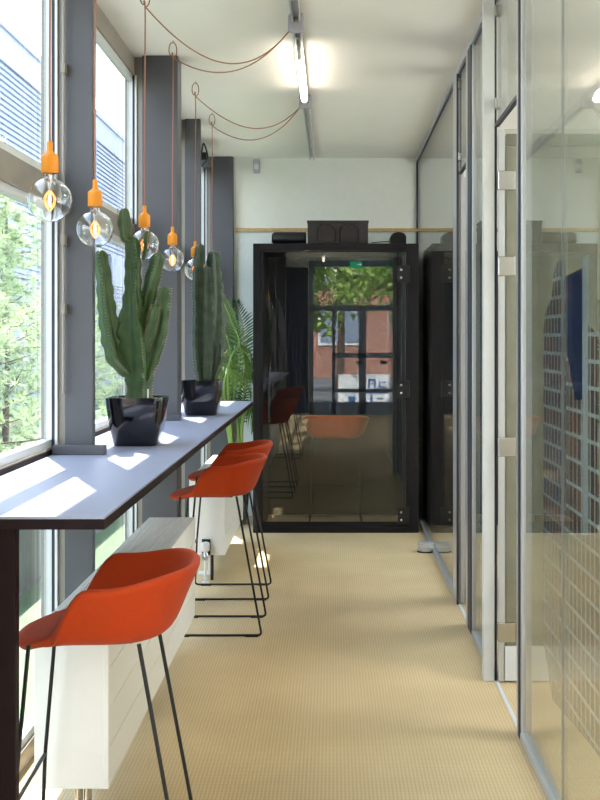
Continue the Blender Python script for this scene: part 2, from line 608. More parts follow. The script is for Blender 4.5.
# opener rods clipped to two columns
rod = thing('window_opener_rod', 'long metal opener rod running down beside the nearest grey column', 'rod', (-1.018, 4.53, 1.28))
bm = bmesh.new()
tube(bm, [(-1.018, 4.53, 1.28), (-1.018, 4.53, 1.85)], .0055, 10)
tube(bm, [(-1.018, 4.53, 1.87), (-1.018, 4.53, 2.5)], .0055, 10)
tube(bm, [(-1.018, 4.53, 2.52), (-1.018, 4.53, 2.99)], .0055, 10)
obj('rod', bm, M['bronze'], rod, smooth='auto')
for z in (1.60, 1.86, 2.51):
    obj('bracket', B((-1.026, -1.010, 4.52, 4.56, z - .02, z + .02)), M['bronze'], rod, bevel=.002)
wo = thing('window_opener', 'small dark opener motor above the far window beside the last column', 'opener', (-.98, 8.9, 2.78))
obj('housing', B((-1.04, -.96, 9.1, 9.5, 2.84, 2.90)), M['black'], wo, bevel=.006)
obj('chain', tube(bmesh.new(), smooth_path([(-1.0, 9.12, 2.88), (-.97, 9.0, 2.95), (-.95, 9.08, 2.86), (-1.0, 9.16, 2.80)]), .006), M['black'], wo)

# ------------------------------------------------------------------ right: glass partition
wr = struct('wall_glass', 'frameless glass partition along the corridor', (XG, 6.5, 0))


def post(y0, y1, mat='silver', x0=XG - .012, x1=XG + .03, z1=H - .03):
    obj('post', B((x0, x1, y0, y1, 0, z1)), M[mat], wr, bevel=.002)


def pane(y0, y1, z0, z1):
    obj('glass_pane', B((XG, XG + .011, y0, y1, z0, z1)), M['pglass'], wr)


pane(3.0, 3.7065, .03, H - .03)
pane(3.7095, 4.44, .03, H - .03)
pane(4.53, 5.205, 2.42, H - .03)
pane(5.26, 5.99, .03, H - .03)
pane(6.26, 6.70, 2.42, H - .03)
pane(6.93, YB - .02, .03, H - .03)
obj('seam', B((XG + .001, XG + .010, 3.7065, 3.7095, .03, H - .03)), M['silver'], wr)
post(4.50, 4.53); post(4.462, 4.50, 'gasket', XG - .0125, XG + .028); post(4.436, 4.462, 'silver', XG - .008)
post(5.205, 5.26, 'alu', XG - .052, XG - .004); post(5.215, 5.26, 'gasket', XG - .004, XG + .008)
post(6.18, 6.26); post(6.03, 6.18, 'gasket', XG - .0125, XG + .028); post(5.99, 6.03, 'silver', XG - .008)
post(6.735, 6.93); post(6.70, 6.735, 'gasket', XG - .0125, XG - .003)
post(YB - .022, YB - .002, 'gasket', XG - .006, XG + .018)
for ya, yb in ((3.0, 4.436), (5.26, 5.99), (6.93, YB - .02)):
    obj('floor_rail', B((XG - .014, XG + .025, ya, yb, 0, .03)), M['silver'], wr, bevel=.002)
obj('head_rail', B((XG - .012, XG + .025, 3.0, YB - .02, H - .035, H)), M['silver'], wr)
obj('head_gasket', B((XG - .002, XG + .014, 3.0, YB - .02, H - .050, H - .035)), M['gasket'], wr)
for ya, yb in ((4.53, 5.205), (6.26, 6.70)):
    obj('transom', B((XG - .004, XG + .015, ya, yb, 2.405, 2.42)), M['gasket'], wr)
obj('threshold', B((XG - .004, XG + .012, 4.53, 5.205, 0, .004), (XG - .004, XG + .012, 6.26, 6.70, 0, .004)), M['alu'], wr)
# printed film behind the near pane
bm = bmesh.new()


def film_face(pts, mi):
    f = bm.faces.new([bm.verts.new((XG + .016, 846.0 / (px - VX), EYE - (py - VY) * (846.0 / (px - VX)) / F)) for px, py in pts])
    f.material_index = mi


film_face([(539, 330), (541, 312), (546, 300), (548, 288), (548, 535), (539, 535)], 3)
film_face([(548, 280), (551, 264), (554, 260), (560, 266), (561, 535), (548, 535)], 3)
film_face([(561, 276), (577, 268), (577, 400), (570, 400), (561, 345)], 0)
film_face([(561, 345), (570, 400), (577, 400), (577, 535), (561, 535)], 2)
film_face([(577, 258), (583, 255), (583, 535), (577, 535)], 1)
film_face([(583, 325), (600, 342), (625, 366), (625, 535), (583, 535)], 2)
film_face([(539, 535), (625, 535), (625, 800), (583, 742), (548, 700), (539, 640)], 4)
tag(obj('window_film', bm, [M['film_navy'], M['film_pale'], M['film_brick'], M['film_tower'], M['film_low']], recalc=False, solid=.001),
    'see-through film printed with a brick building, stuck behind the near glass pane', 'window film')

# two glass doors standing open into the side rooms
for n, yh in ((1, 5.19), (2, 6.72)):
    d = struct('door_%d' % n, 'glass door leaf standing open into the side room', (XG + .03, yh, 0))
    obj('leaf', B((XG + .032, XG + .80, yh - .012, yh, .012, 2.39)), M['pglass'], d)
    obj('edge_stile', B((XG + .009, XG + .036, yh - .014, yh + .002, .012, 2.39)), M['silver'], d)
    obj('bottom_rail', B((XG + .032, XG + .80, yh - .014, yh + .002, .012, .16)), M['alu'] if n == 1 else M['silver'], d)
    for z in (.22, 1.02, 1.80, 2.17) if n == 1 else ():
        obj('hinge', B((XG + .006, XG + .082, yh - .020, yh + .006, z - .042, z + .042)), M['chrome'], d, bevel=.004)
    for z in (2.51, 2.91):
        obj('clip', B((XG - .006, XG + .02, yh - .03, yh + .012, z - .03, z + .015)), M['chrome'], d, bevel=.002)
# ceiling lamps added out of view as fill light for the interior
for i, (lx, ly, lb) in enumerate(((2.2, 4.1, 'added fill lamp on the near side room ceiling'), 
                                  (2.75, 7.4, 'added fill lamp on the far side room ceiling'),
                                  (2.2, -1.0, 'added fill lamp over the lounge by the street door'))):
    p = thing('fill_lamp', lb, 'lamp', (lx, ly, H - .04))
    obj('lamp_frame', B((lx - .42, lx + .42, ly - .42, ly + .42, H - .04, H)), M['alu'], p)
    obj('diffuser', B((lx - .39, lx + .39, ly - .39, ly + .39, H - .046, H - .041)), M['fill_panel'], p)

cb = thing('added_cabinet', 'made-up dark cupboard that darkens the view through the far glass pane', 'added_cabinet', (1.5, 9.78, 0))  # guessed furniture, added to darken what shows through the far glass
obj('carcass', B((.76, 2.3, 9.52, YB - .03, .06, 2.18)), M['darkbox'], cb, bevel=.004)
obj('plinth', B((.78, 2.28, 9.55, YB - .03, 0, .06)), M['black'], cb)
for k in range(3):
    dd = obj('cabinet_door', B((.765 + .512 * k, 1.27 + .512 * k, 9.50, 9.519, .08, 2.16)), M['darkbox'], cb, bevel=.003)
    obj('handle', B((1.23 + .512 * k, 1.245 + .512 * k, 9.475, 9.50, 1.0, 1.2)), M['chrome'], dd, bevel=.002)

# door stop
ds = thing('door_stop', 'round silver door stop on the carpet against the glass partition', 'door stop', (.645, 8.36, 0))
obj('body', lathe(bmesh.new(), [(.056, .006), (.058, .010), (.058, .046), (.054, .049), (.054, .053), (.058, .056), (.058, .064), (.052, .068)], (.645, 8.36, 0), 32), M['silver'], ds, smooth='auto')
obj('rubber_ring', lathe(bmesh.new(), [(.057, 0), (.060, .002), (.060, .010), (.057, .012)], (.645, 8.36, 0), 32), M['rubber'], ds, smooth='auto')

# ------------------------------------------------------------------ counter
ct = thing('window_counter', 'long pale blue-grey bar counter with dark edge along the windows', 'counter', (-.82, 5.6, 0))
y0c, y1c, xe, xbk = 2.955, 8.36, -.563, -1.060
notches = [(y, x) for y, x in zip(YCOL, XCOL) if y0c < y < y1c]


def slab(z0, z1, grow):
    bm = bmesh.new()
    ys = [y0c]
    xs = []
    for y, x in sorted(notches):
        ys += [y - .005, y + .17]
        xs += [xbk, x + .005]
    ys.append(y1c)
    xs.append(xbk)
    rows = [[(xs[k], ys[k]), (xs[k], ys[k + 1])] for k in range(len(xs))]
    xm = -.80
    for (xa, ya), (_, yb) in rows:
        lo = []
        box(bm, xa, xe + grow, ya, yb, z0, z1)
    bmesh.ops.remove_doubles(bm, verts=bm.verts, dist=1e-5)
    return bm


obj('top', slab(HC - .006, HC, 0), M['laminate'], ct)
obj('edge', slab(HC - .032, HC - .0062, .0005), M['darkbrown'], ct)
obj('leg', B((-1.05, -.785, y0c + .012, y0c + .05, 0, HC - .032)), M['darkbrown'], ct, bevel=.003)
for y, x in notches[:1]:
    obj('upstand', B((-1.055, x + .055, y - .055, y - .006, HC, HC + .036)), M['steel'], ct, bevel=.003)
for y, x in notches[1:]:
    obj('upstand', B((-1.055, x + .02, y - .04, y - .006, HC, HC + .03)), M['steel'], ct, bevel=.003)


# ------------------------------------------------------------------ radiators
def radiator(ya, yb, label):
    x0, x1, z0, z1 = -.878, -.66, .165, .632
    r = thing('radiator', label, 'radiator', (x1 - .1, (ya + yb) / 2, 0), 'white radiators under the counter')
    obj('front_panel', B(*[(x1 - .012, x1, ya, yb, z0 + (z1 - z0) * k / 4 + .002, z0 + (z1 - z0) * (k + 1) / 4 - .0015) for k in range(4)],
                         (x1 - .012, x1 - .003, ya, yb, z0, z1)), M['radiator'], r)
    obj('back_panel', B((x0, x0 + .012, ya, yb, z0, z1)), M['radiator'], r)
    obj('end_panel', B((x0, x1 - .001, ya - .004, ya + .010, z0, z1), (x1 - .016, x1 + .001, ya - .006, ya + .02, z0, z1)), M['radiator'], r, bevel=.002)
    obj('end_panel', B((x0, x1 - .001, yb - .010, yb + .004, z0, z1)), M['radiator'], r, bevel=.002)
    bm = bmesh.new()
    n = 9
    for k in range(n):
        xx = x0 + .016 + (x1 - x0 - .034) * k / (n - 1)
        box(bm, xx - .0075, xx + .0075, ya + .01, yb - .01, z1 - .008, z1 + .001)
    box(bm, x0 + .012, x1 - .012, ya + .01, yb - .01, z1 - .008, z1 - .003)
    obj('top_grille', bm, M['radiator'], r)
    for yy in (ya + .25, yb - .3):
        obj('foot', B((x0 + .03, x1 - .11, yy - .03, yy + .03, 0, .014), (x0 + .09, x0 + .12, yy - .02, yy + .02, .0139, z0)), M['radiator'], r, bevel=.002)
    return r


r1 = radiator(3.53, 5.74, 'long white radiator under the counter behind the nearest orange stool')
r2 = radiator(7.33, 8.80, 'white radiator with a valve beyond the pair of orange stools')
r1y = 3.55
for px_ in (-.762, -.735):
    obj('pipe', tube(bmesh.new(), [(px_, r1y + .05, 0), (px_, r1y + .05, .16)], .012, 12), M['chrome'], r1, smooth='auto')
obj('pipe_collar', lathe(bmesh.new(), [(.03, 0), (.03, .008), (.014, .012)], (-.762, r1y + .05, 0), 20), M['rubber'], r1)
vx, vy = -.775, 7.29
obj('pipe', tube(bmesh.new(), round_path([(vx, vy, .0), (vx, vy, .19), (vx, vy + .06, .19)], .02), .009, 12), M['plasticw'], r2, smooth='auto')
obj('pipe', tube(bmesh.new(), [(vx + .03, vy + .10, 0), (vx + .03, vy + .10, .18)], .010, 12), M['rubber'], r2, smooth='auto')
obj('pipe_collar', lathe(bmesh.new(), [(.022, 0), (.022, .008), (.012, .012)], (vx, vy, .0), 20), M['plasticw'], r2)
va = obj('valve', lathe(bmesh.new(), [(.012, -.06), (.018, -.055), (.018, -.02), (.014, -.015), (.014, 0)], (vx, vy, .20), 16), M['chrome'], r2, smooth='auto')
obj('valve_knob', lathe(bmesh.new(), [(.018, -.002), (.025, .004), (.026, .045), (.022, .053), (.01, .056)], (vx, vy, .195), 20), M['plasticw'], va, smooth='auto')
obj('recess_shade', B((-.80, -.748, 7.318, 7.325, .166, .262)), M['rubber'], r2)  # flat dark plate, the shade of the recess put in as colour


# ------------------------------------------------------------------ stools
def sstep(a, b, x):
    t = min(1, max(0, (x - a) / (b - a)))
    return t * t * (3 - 2 * t)


def make_stool(label, group):
    t = thing('bar_stool', label, 'stool', (0, 0, 0), group)
    bm = bmesh.new()
    seg = 56
    z0 = .720

    def plan(phi, e=2.7):
        c, s = math.cos(phi), math.sin(phi)
        ax = .168 if c > 0 else .240
        k = (abs(c) ** e + abs(s) ** e) ** (-1 / e)
        return ax * k * c, .205 * k * s
    rings = []
    prof = [(.25, 0, 0), (.5, 0, 0), (.72, 0, 0), (.86, 0, .0), (.95, 0, .05), (1.0, .06, .20), (1.0, .3, .42), (1.0, .55, .64), (1.0, .8, .84), (1.0, 1.0, 1.0)]
    for s, fl, hz in prof:
        ring = []
        for k in range(seg):
            phi = 2 * PI * k / seg
            x, y = plan(phi)
            up = sstep(-.125, -.025, x)
            h = .140 * up + .028 * sstep(0.02, .16, x)
            lip = 1 - up
            c, sn = math.cos(phi), math.sin(phi)
            fx = .062 if c > 0 else .03
            zz = z0 - .016 * (1 - s) * (1 - .3 * abs(c)) + h * hz
            zz -= lip * .020 * sstep(-.10, -.23, x * s) * (1 if s < 1 else 1.4)
            zz += lip * .012 * hz * 0
            px = x * s + c * fx * fl * (up if c < 0 else 1)
            py = y * s + sn * .050 * fl * up
            if lip > .5 and s >= 1:
                px -= .010 * hz
                zz -= .010 * hz
            ring.append(bm.verts.new((px, py, zz)))
        rings.append(ring)
    ctr = bm.verts.new((-.02, 0, z0 - .020))
    for k in range(seg):
        bm.faces.new((ctr, rings[0][k], rings[0][(k + 1) % seg]))
    for a, b in zip(rings, rings[1:]):
        for k in range(seg):
            bm.faces.new((a[k], b[k], b[(k + 1) % seg], a[(k + 1) % seg]))
    bmesh.ops.recalc_face_normals(bm, faces=bm.faces)
    if bm.faces[0].normal.z < 0:
        bmesh.ops.reverse_faces(bm, faces=bm.faces)
    o = obj('shell', bm, M['orange'], t, smooth=True, solid=.026, subd=1, recalc=False)
    for sgn in (-1, 1):
        ft = (-.178, sgn * .188, .698)
        path = round_path([ft, (-.214, sgn * .198, .285), (-.226, sgn * .205, .0075), (.232, sgn * .205, .0075), (.105, sgn * .188, .698)], .022)
        obj('sled_leg', tube(bmesh.new(), path, .0056, 10), M['black'], t, smooth='auto')
        for ga, gb in ((-.19, -.13), (.15, .215)):
            obj('glide', B((ga, gb, sgn * .205 - .008, sgn * .205 + .008, 0, .0075)), M['rubber'], t)
    obj('footrest', tube(bmesh.new(), [(-.214, -.198, .285), (-.214, .198, .285)], .0056, 10), M['black'], t, smooth='auto')
    bm = B((-.13, .08, -.13, .13, .685, .697))
    obj('mounting_plate', bm, M['black'], t)
    return t


GS = 'orange bar stools'
st = make_stool('nearest orange bar stool, in front of the long radiator', GS)
st.location = (-.614, 3.29, 0)
st.rotation_euler.z = math.radians(2)
for (x, y, rz, lb) in ((-.588, 6.19, 0, 'orange bar stool at the counter just beyond the end of the long radiator'),
                       (-.600, 7.02, 1, 'orange bar stool between its orange neighbour and the black booth'),
                       (.02, 9.66, -90, 'orange bar stool standing inside the black glass booth')):
    c = copy_tree(st)
    c.location = (x, y, 0)
    c.rotation_euler.z = math.radians(rz)
    c['label'] = lb


# ------------------------------------------------------------------ cacti
def pot_bm(c, wt=.117, wb=.090, h=.198, wall=.008):
    bm = bmesh.new()
    rings = []
    n = 8

    def ring(w, z, rad):
        pts = []
        for qx, qy, a0 in ((1, 1, 0), (-1, 1, 90), (-1, -1, 180), (1, -1, 270)):
            for k in range(n):
                a = math.radians(a0 + 90 * k / (n - 1))
                pts.append(bm.verts.new((c[0] + qx * (w - rad) + rad * math.cos(a), c[1] + qy * (w - rad) + rad * math.sin(a), c[2] + z)))
        return pts
    for w, z, rad in ((wb - .008, 0, .03), (wb, .006, .035), (wb + (wt - wb) * .5 + .004, h * .5, .035), (wt, h - .006, .032), (wt - .001, h, .03), (wt - wall, h, .028),
                      (wt - wall - .002, h - .03, .026)):
        rings.append(ring(w, z, rad))
    m = len(rings[0])
    for a, b in zip(rings, rings[1:]):
        for k in range(m):
            bm.faces.new((a[k], a[(k + 1) % m], b[(k + 1) % m], b[k]))
    bm.faces.new(rings[0][::-1])
    bm.faces.new(rings[-1])
    return bm


def cactus_stem(pts, rads, ribs=5, seed=0, depth=.48, wav=.10):
    rnd = random.Random(seed)
    bm = bmesh.new()
    P = smooth_path(pts, 9)
    m = len(P)
    # interpolate radii
    R = []
    for i in range(m):
        f = i / (m - 1) * (len(rads) - 1)
        k = min(int(f), len(rads) - 2)
        R.append(rads[k] * (1 - (f - k)) + rads[k + 1] * (f - k))
    L = [0]
    for a, b in zip(P, P[1:]):
        L.append(L[-1] + (b - a).length)
    tot = L[-1]
    seg = ribs * 6
    ph = rnd.uniform(0, 2 * PI)
    rings = []
    fr = frames_along(P)
    for i, ((p, t, n, b), r) in enumerate(zip(fr, R)):
        tail = (tot - L[i])
        cap = math.sqrt(max(0.0, 1 - (1 - min(1, tail / (r * 1.3))) ** 2))
        r2 = max(.002, r * max(cap, .06))
        ring = []
        for k in range(seg):
            a = 2 * PI * k / seg
            q = abs(math.cos(ribs * a / 2))
            ridge = q ** 2.2
            sc = 1 + wav * ridge * math.sin(L[i] / .011) * (.5 + .5 * rnd.random())
            rr = r2 * ((1 - depth) + depth * ridge) * sc
            ring.append(bm.verts.new(p + (n * math.cos(a + ph) + b * math.sin(a + ph)) * rr))
        rings.append(ring)
    for a, b in zip(rings, rings[1:]):
        for k in range(seg):
            bm.faces.new((a[k], a[(k + 1) % seg], b[(k + 1) % seg], b[k]))
    bm.faces.new(rings[0][::-1])
    bm.faces.new(rings[-1])
    # spine tufts on the ridges
    for i in range(2, m - 1, 1):
        if R[i] < .01:
            continue
        p, t, n, b = fr[i]
        for k in range(ribs):
            a = 2 * PI * (k * 6) / seg + ph
            d = n * math.cos(a) + b * math.sin(a)
            tip = p + d * R[i] * 1.02
            for s in (-1, 1):
                w = t * .0022
                v1 = bm.verts.new(tip - w); v2 = bm.verts.new(tip + w)
                v3 = bm.verts.new(tip + d * .007 + t.cross(d) * s * .004)
                bm.faces.new((v1, v2, v3)).material_index = 1
    return bm


def potted_cactus(label, c, stems, mat):
    t = thing('potted_cactus', label, 'cactus', c, 'potted cacti on the counter')
    obj('pot', pot_bm(c), M['pot'], t, smooth='auto', angle=50)
    obj('soil', prism(bmesh.new(), [(c[0] + .108 * x, c[1] + .108 * y) for x, y in ((-1, -.9), (-.9, -1), (.9, -1), (1, -.9), (1, .9), (.9, 1), (-.9, 1), (-1, .9))], 'z', c[2] + .15, c[2] + .188), M['soil'], t)
    for i, (pts, rads, ribs, Yo) in enumerate(stems):
        wp = [at(px, py, c[1] + Yo) for px, py in pts]
        bm = cactus_stem(wp, rads, ribs, seed=i + int(c[1] * 10), wav=.10 if mat == 'cactus' else .17)
        obj('stem', bm, [M[mat], M['spine']], t, smooth='auto', angle=60)
    return t


c1 = Vector((-.806, 4.95, HC))
k1 = potted_cactus('tall branching green cactus in a glossy black pot, the larger one on the counter', c1, [
    ([(139, 402), (139, 380), (137, 350), (134, 325), (133, 300), (133, 270), (133, 236)], [.052, .054, .074, .080, .058, .037, .034, .031], 4, 0),
    ([(130, 372), (118, 358), (112, 338), (107, 310), (104, 280), (100, 249)], [.032, .046, .046, .038, .033, .028], 4, -.02),
    ([(131, 241), (126, 238), (124.5, 225), (124.5, 208)], [.008, .020, .027, .024], 4, 0),
    ([(141, 330), (147, 305), (152, 280), (159.5, 252)], [.022, .032, .033, .028], 4, .03),
    ([(145, 382), (152, 358), (158, 335), (162, 312), (165.5, 286)], [.015, .038, .042, .036, .029], 4, .01),
    ([(144, 352), (149, 335), (153, 318), (156, 305)], [.018, .026, .026, .020], 4, -.03),
    ([(143, 260), (145.5, 248), (146.5, 236), (147.5, 231)], [.006, .010, .012, .010], 4, .0),
], 'cactus')
obj('plant_tag', B((-.755, -.750, 4.875, 4.883, HC + .17, HC + .232)), M['plasticw'], k1, bevel=.001)
c2 = Vector((-.752, 6.88, HC))
potted_cactus('dense grey-green cactus in a glossy black pot, at the far counter end beside the palm', c2, [
    ([(208, 386), (209, 365), (212, 340), (214, 310), (214, 280), (213, 250)], [.050, .052, .058, .052, .044, .036], 4, .0),
    ([(203, 384), (200, 360), (199, 335), (199, 310), (198, 280), (200.5, 243)], [.034, .046, .046, .040, .038, .030], 4, -.04),
    ([(207, 380), (208, 345), (208, 315), (207.5, 290), (207, 266)], [.03, .040, .038, .034, .026], 4, -.06),
    ([(211, 372), (217, 350), (219.5, 325), (219, 300), (218, 280)], [.02, .036, .038, .036, .026], 4, .02),
    ([(212, 385), (215, 372), (219, 360), (220.5, 343)], [.02, .028, .028, .02], 4, -.03),
], 'cactus2')


# ------------------------------------------------------------------ palm
pl = thing('potted_palm', 'green palm on the floor between the window and the black booth', 'palm', (-.80, 9.62, 0))
pc = Vector((-.80, 9.62, 0))
obj('pot', lathe(bmesh.new(), [(.10, 0), (.105, .01), (.135, .30), (.14, .34), (.128, .34), (.12, .30)], pc, 32), M['terracotta'], pl, smooth='auto')
obj('soil', lathe(bmesh.new(), [(.122, .28), (.122, .31)], pc, 24), M['soil'], pl)


def frond(base, path, leaf_len, mat, droop=.3, n=26, seed=0, wid=.008):
    rnd = random.Random(seed)
    pts = smooth_path([base] + path, 8)
    m = len(pts)
    bm = bmesh.new()
    tube(bm, pts, [.013 * (1 - .8 * i / (m - 1)) for i in range(m)], 6)
    st_ = obj('frond', bm, M['stem'], pl, smooth='auto')
    lb = bmesh.new()
    fr = frames_along(pts)
    start = .30
    for j in range(n):
        f = start + (1 - start) * j / (n - 1)
        x = f * (m - 1)
        i = min(int(x), m - 2)
        p = pts[i].lerp(pts[i + 1], x - i)
        t = (pts[i + 1] - pts[i]).normalized()
        side = t.cross(Vector((0, 0, 1)))
        side = side.normalized() if side.length > .05 else Vector((1, 0, 0))
        up = side.cross(t).normalized()
        ll = leaf_len * (math.sin(PI * (.12 + .80 * (f - start) / (1 - start))) ** .7)
        for s in (-1, 1):
            d = (side * s * .80 + t * .62 + up * .10).normalized()
            nrm = d.cross(t).normalized()
            w = nrm.cross(d).normalized() * wid
            q0 = p
            q1 = p + d * ll * .35 + up * .01
            q2 = p + d * ll * .7 - Vector((0, 0, droop * ll * .22))
            q3 = p + d * ll - Vector((0, 0, droop * ll * .75)) + Vector((rnd.uniform(-.01, .01),) * 3)
            a = [lb.verts.new(q0 - w * .3), lb.verts.new(q0 + w * .3)]
            b = [lb.verts.new(q1 - w), lb.verts.new(q1 + w)]
            c = [lb.verts.new(q2 - w * .8), lb.verts.new(q2 + w * .8)]
            e = lb.verts.new(q3)
            lb.faces.new((a[0], a[1], b[1], b[0]))
            lb.faces.new((b[0], b[1], c[1], c[0]))
            lb.faces.new((c[0], c[1], e))
    for v in lb.verts:
        v.co.x = min(v.co.x, -.622 - .02 * rnd.random())
        v.co.y = min(v.co.y, YB - .03)
        v.co.x = max(v.co.x, -1.0)
    obj('leaflets', lb, M[mat], st_, smooth=True, recalc=False)


def pf(pts):
    return [at(px, py, Y + .55) for px, py, Y in pts]


b0 = pc + Vector((.03, 0, .30))
b1 = pc + Vector((.08, .02, .30))
frond(b0, pf([(232, 420, 9.0), (240, 350, 8.95), (231, 320, 8.9), (221, 296, 8.85)]), .17, 'frond', .3, 30, 1)
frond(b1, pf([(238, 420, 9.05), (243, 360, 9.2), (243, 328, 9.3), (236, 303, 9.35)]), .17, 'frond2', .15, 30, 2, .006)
frond(b0, pf([(230, 420, 8.95), (228, 372, 8.8), (236, 349, 8.75), (248, 356, 8.8), (253, 375, 8.85)]), .19, 'frond', .8, 30, 3)
frond(b0, pf([(228, 420, 8.95), (224, 390, 8.85), (228, 370, 8.8), (240, 376, 8.75), (250, 392, 8.75)]), .18, 'frond', .8, 28, 4)
frond(b0, pf([(226, 420, 9.0), (220, 380, 9.0), (212, 352, 9.0), (205, 345, 9.0)]), .18, 'frond', .5, 26, 5)
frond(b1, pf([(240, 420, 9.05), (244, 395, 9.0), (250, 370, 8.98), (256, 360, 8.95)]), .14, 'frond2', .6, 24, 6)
frond(b1, pf([(242, 430, 9.0), (246, 412, 8.95), (250, 408, 8.9), (254, 425, 8.9)]), .15, 'frond', .9, 24, 7)
frond(b0, pf([(230, 405, 9.1), (232, 365, 9.2), (226, 335, 9.3), (216, 322, 9.4)]), .18, 'frond', .4, 26, 8)

# ------------------------------------------------------------------ phone booth
bx0, bx1, by0, by1, bz1 = -.611, .655, 9.17, 10.05, 2.213
pb = thing('phone_booth', 'black phone booth with a glass door at the end of the corridor', 'booth', (.02, 9.6, 0))
obj('side_panel', B((bx0, bx0 + .075, by0 + .03, by1, .0, bz1)), M['booth'], pb, bevel=.006)
obj('side_panel', B((bx1 - .075, bx1, by0 + .03, by1, .0, bz1)), M['booth'], pb, bevel=.006)
obj('back_panel', B((bx0 + .075, bx1 - .075, by1 - .05, by1, .02, bz1 - .05)), M['booth_in'], pb)
obj('roof', B((bx0, bx1, by0 + .03, by1, bz1 - .05, bz1)), M['booth'], pb, bevel=.006)
obj('booth_floor', B((bx0 + .075, bx1 - .075, by0 + .03, by1 - .05, 0, .012)), M['carpet'], pb)
bl = obj('strip_lamp', B((-.40, .42, 9.225, 9.262, bz1 - .0545, bz1 - .0501)), M['alu'], pb)
obj('diffuser', B((-.39, .41, 9.230, 9.257, bz1 - .0585, bz1 - .0548)), M['booth_lamp'], bl)
fr = bmesh.new()
for xa, xb, za, zb in ((bx0, bx0 + .062, 0, bz1), (bx1 - .085, bx1, 0, bz1), (bx0 + .062, bx1 - .085, bz1 - .055, bz1), (bx0 + .062, bx1 - .085, 0, .045)):
    box(fr, xa, xb, by0, by0 + .035, za, zb)
obj('front_frame', fr, M['booth'], pb, bevel=.004)
dr = obj('door', B((bx0 + .064, bx1 - .087, by0 + .004, by0 + .014, .047, bz1 - .057)), M['bglass'], pb)
df = bmesh.new()
for xa, xb, za, zb in ((bx0 + .063, bx0 + .074, .046, bz1 - .056), (bx1 - .096, bx1 - .086, .046, bz1 - .056), (bx0 + .074, bx1 - .096, bz1 - .066, bz1 - .056), (bx0 + .074, bx1 - .096, .046, .085)):
    box(df, xa, xb, by0 + .002, by0 + .018, za, zb)
obj('door_edge', df, M['booth'], dr)
for z in (.13, 1.10, 1.98):
    h = obj('hinge', B((bx1 - .160, bx1 - .07, by0 - .012, by0 + .003, z - .065, z + .065)), M['black'], dr, bevel=.004)
    for dz in (-.03, .03):
        obj('bolt', lathe(bmesh.new(), [(.009, 0), (.009, -.004), (.006, -.006)], (bx1 - .135, by0 - .012, z + dz), 12, 'y'), M['chrome'], h)
hd = bmesh.new()
tube(hd, round_path([(bx0 + .125, by0 + .004, .86), (bx0 + .125, by0 - .045, .86), (bx0 + .125, by0 - .045, 1.14), (bx0 + .125, by0 + .004, 1.14)], .015), .010, 10)
obj('handle', hd, M['black'], dr, smooth='auto')
# things lying on the booth
vb = thing('speaker_box', 'dark brown box with two arched openings on the booth roof', 'box', (.04, 9.36, bz1))
obj('case', B((-.195, .27, 9.22, 9.5, bz1, bz1 + .175), (-.20, .275, 9.215, 9.505, bz1 + .165, bz1 + .18)), M['darkbox'], vb, bevel=.003)
for cx in (-.055, .125):
    bm = bmesh.new()
    pts = [(cx - .07, bz1 + .012)] + [(cx + .07 * math.cos(PI - PI * k / 16), bz1 + .085 + .07 * math.sin(PI * k / 16)) for k in range(17)] + [(cx + .07, bz1 + .012)]
    prism(bm, pts, 'y', 9.212, 9.221)
    obj('arched_grille', bm, M['grille'], vb)
    rim = bmesh.new()
    tube(rim, [(p[0], 9.212, p[1]) for p in pts], .005, 6)
    obj('arch_rim', rim, M['black'], vb)
rl = thing('bolster', 'black rolled bolster on the booth roof beside the arched box', 'bolster', (-.33, 9.4, bz1))
obj('cover', lathe(bmesh.new(), [(.03, -.135), (.046, -.128), (.05, -.115), (.05, .12), (.046, .125), (.03, .128)], (-.335, 9.32, bz1 + .05), 28, 'x'), M['leather'], rl, smooth='auto')
obj('end_cap', lathe(bmesh.new(), [(.036, -.139), (.034, -.134)], (-.335, 9.32, bz1 + .05), 24, 'x'), M['black'], rl)
rr = thing('booth_fan_unit', 'small black round-topped unit on the booth roof beside the glass partition', 'fan unit', (.505, 9.35, bz1))
bm = bmesh.new()
prism(bm, [(.445, bz1), (.565, bz1), (.565, bz1 + .055)] + [(.505 + .06 * math.cos(PI * k / 12), bz1 + .055 + .04 * math.sin(PI * k / 12)) for k in range(13)][1:], 'y', 9.25, 9.46)
obj('housing', bm, M['booth'], rr, bevel=.004)
obj('cable', tube(bmesh.new(), smooth_path([(.45, 9.36, bz1 + .03), (.38, 9.34, bz1 + .025), (.30, 9.36, bz1 + .02)], 5), .004, 6), M['black'], rr)

ms = thing('motion_detector', 'small pale motion detector high on the wall above the booth', 'sensor', (-.64, YB - .03, 2.92))
obj('case', B((-.668, -.612, YB - .05, YB - .001, 2.87, 2.985)), M['lilac'], ms, bevel=.012)
obj('lens', B((-.66, -.62, YB - .056, YB - .049, 2.90, 2.94)), M['alu'], ms, bevel=.004)

# ------------------------------------------------------------------ ceiling track lights
XT = -.172


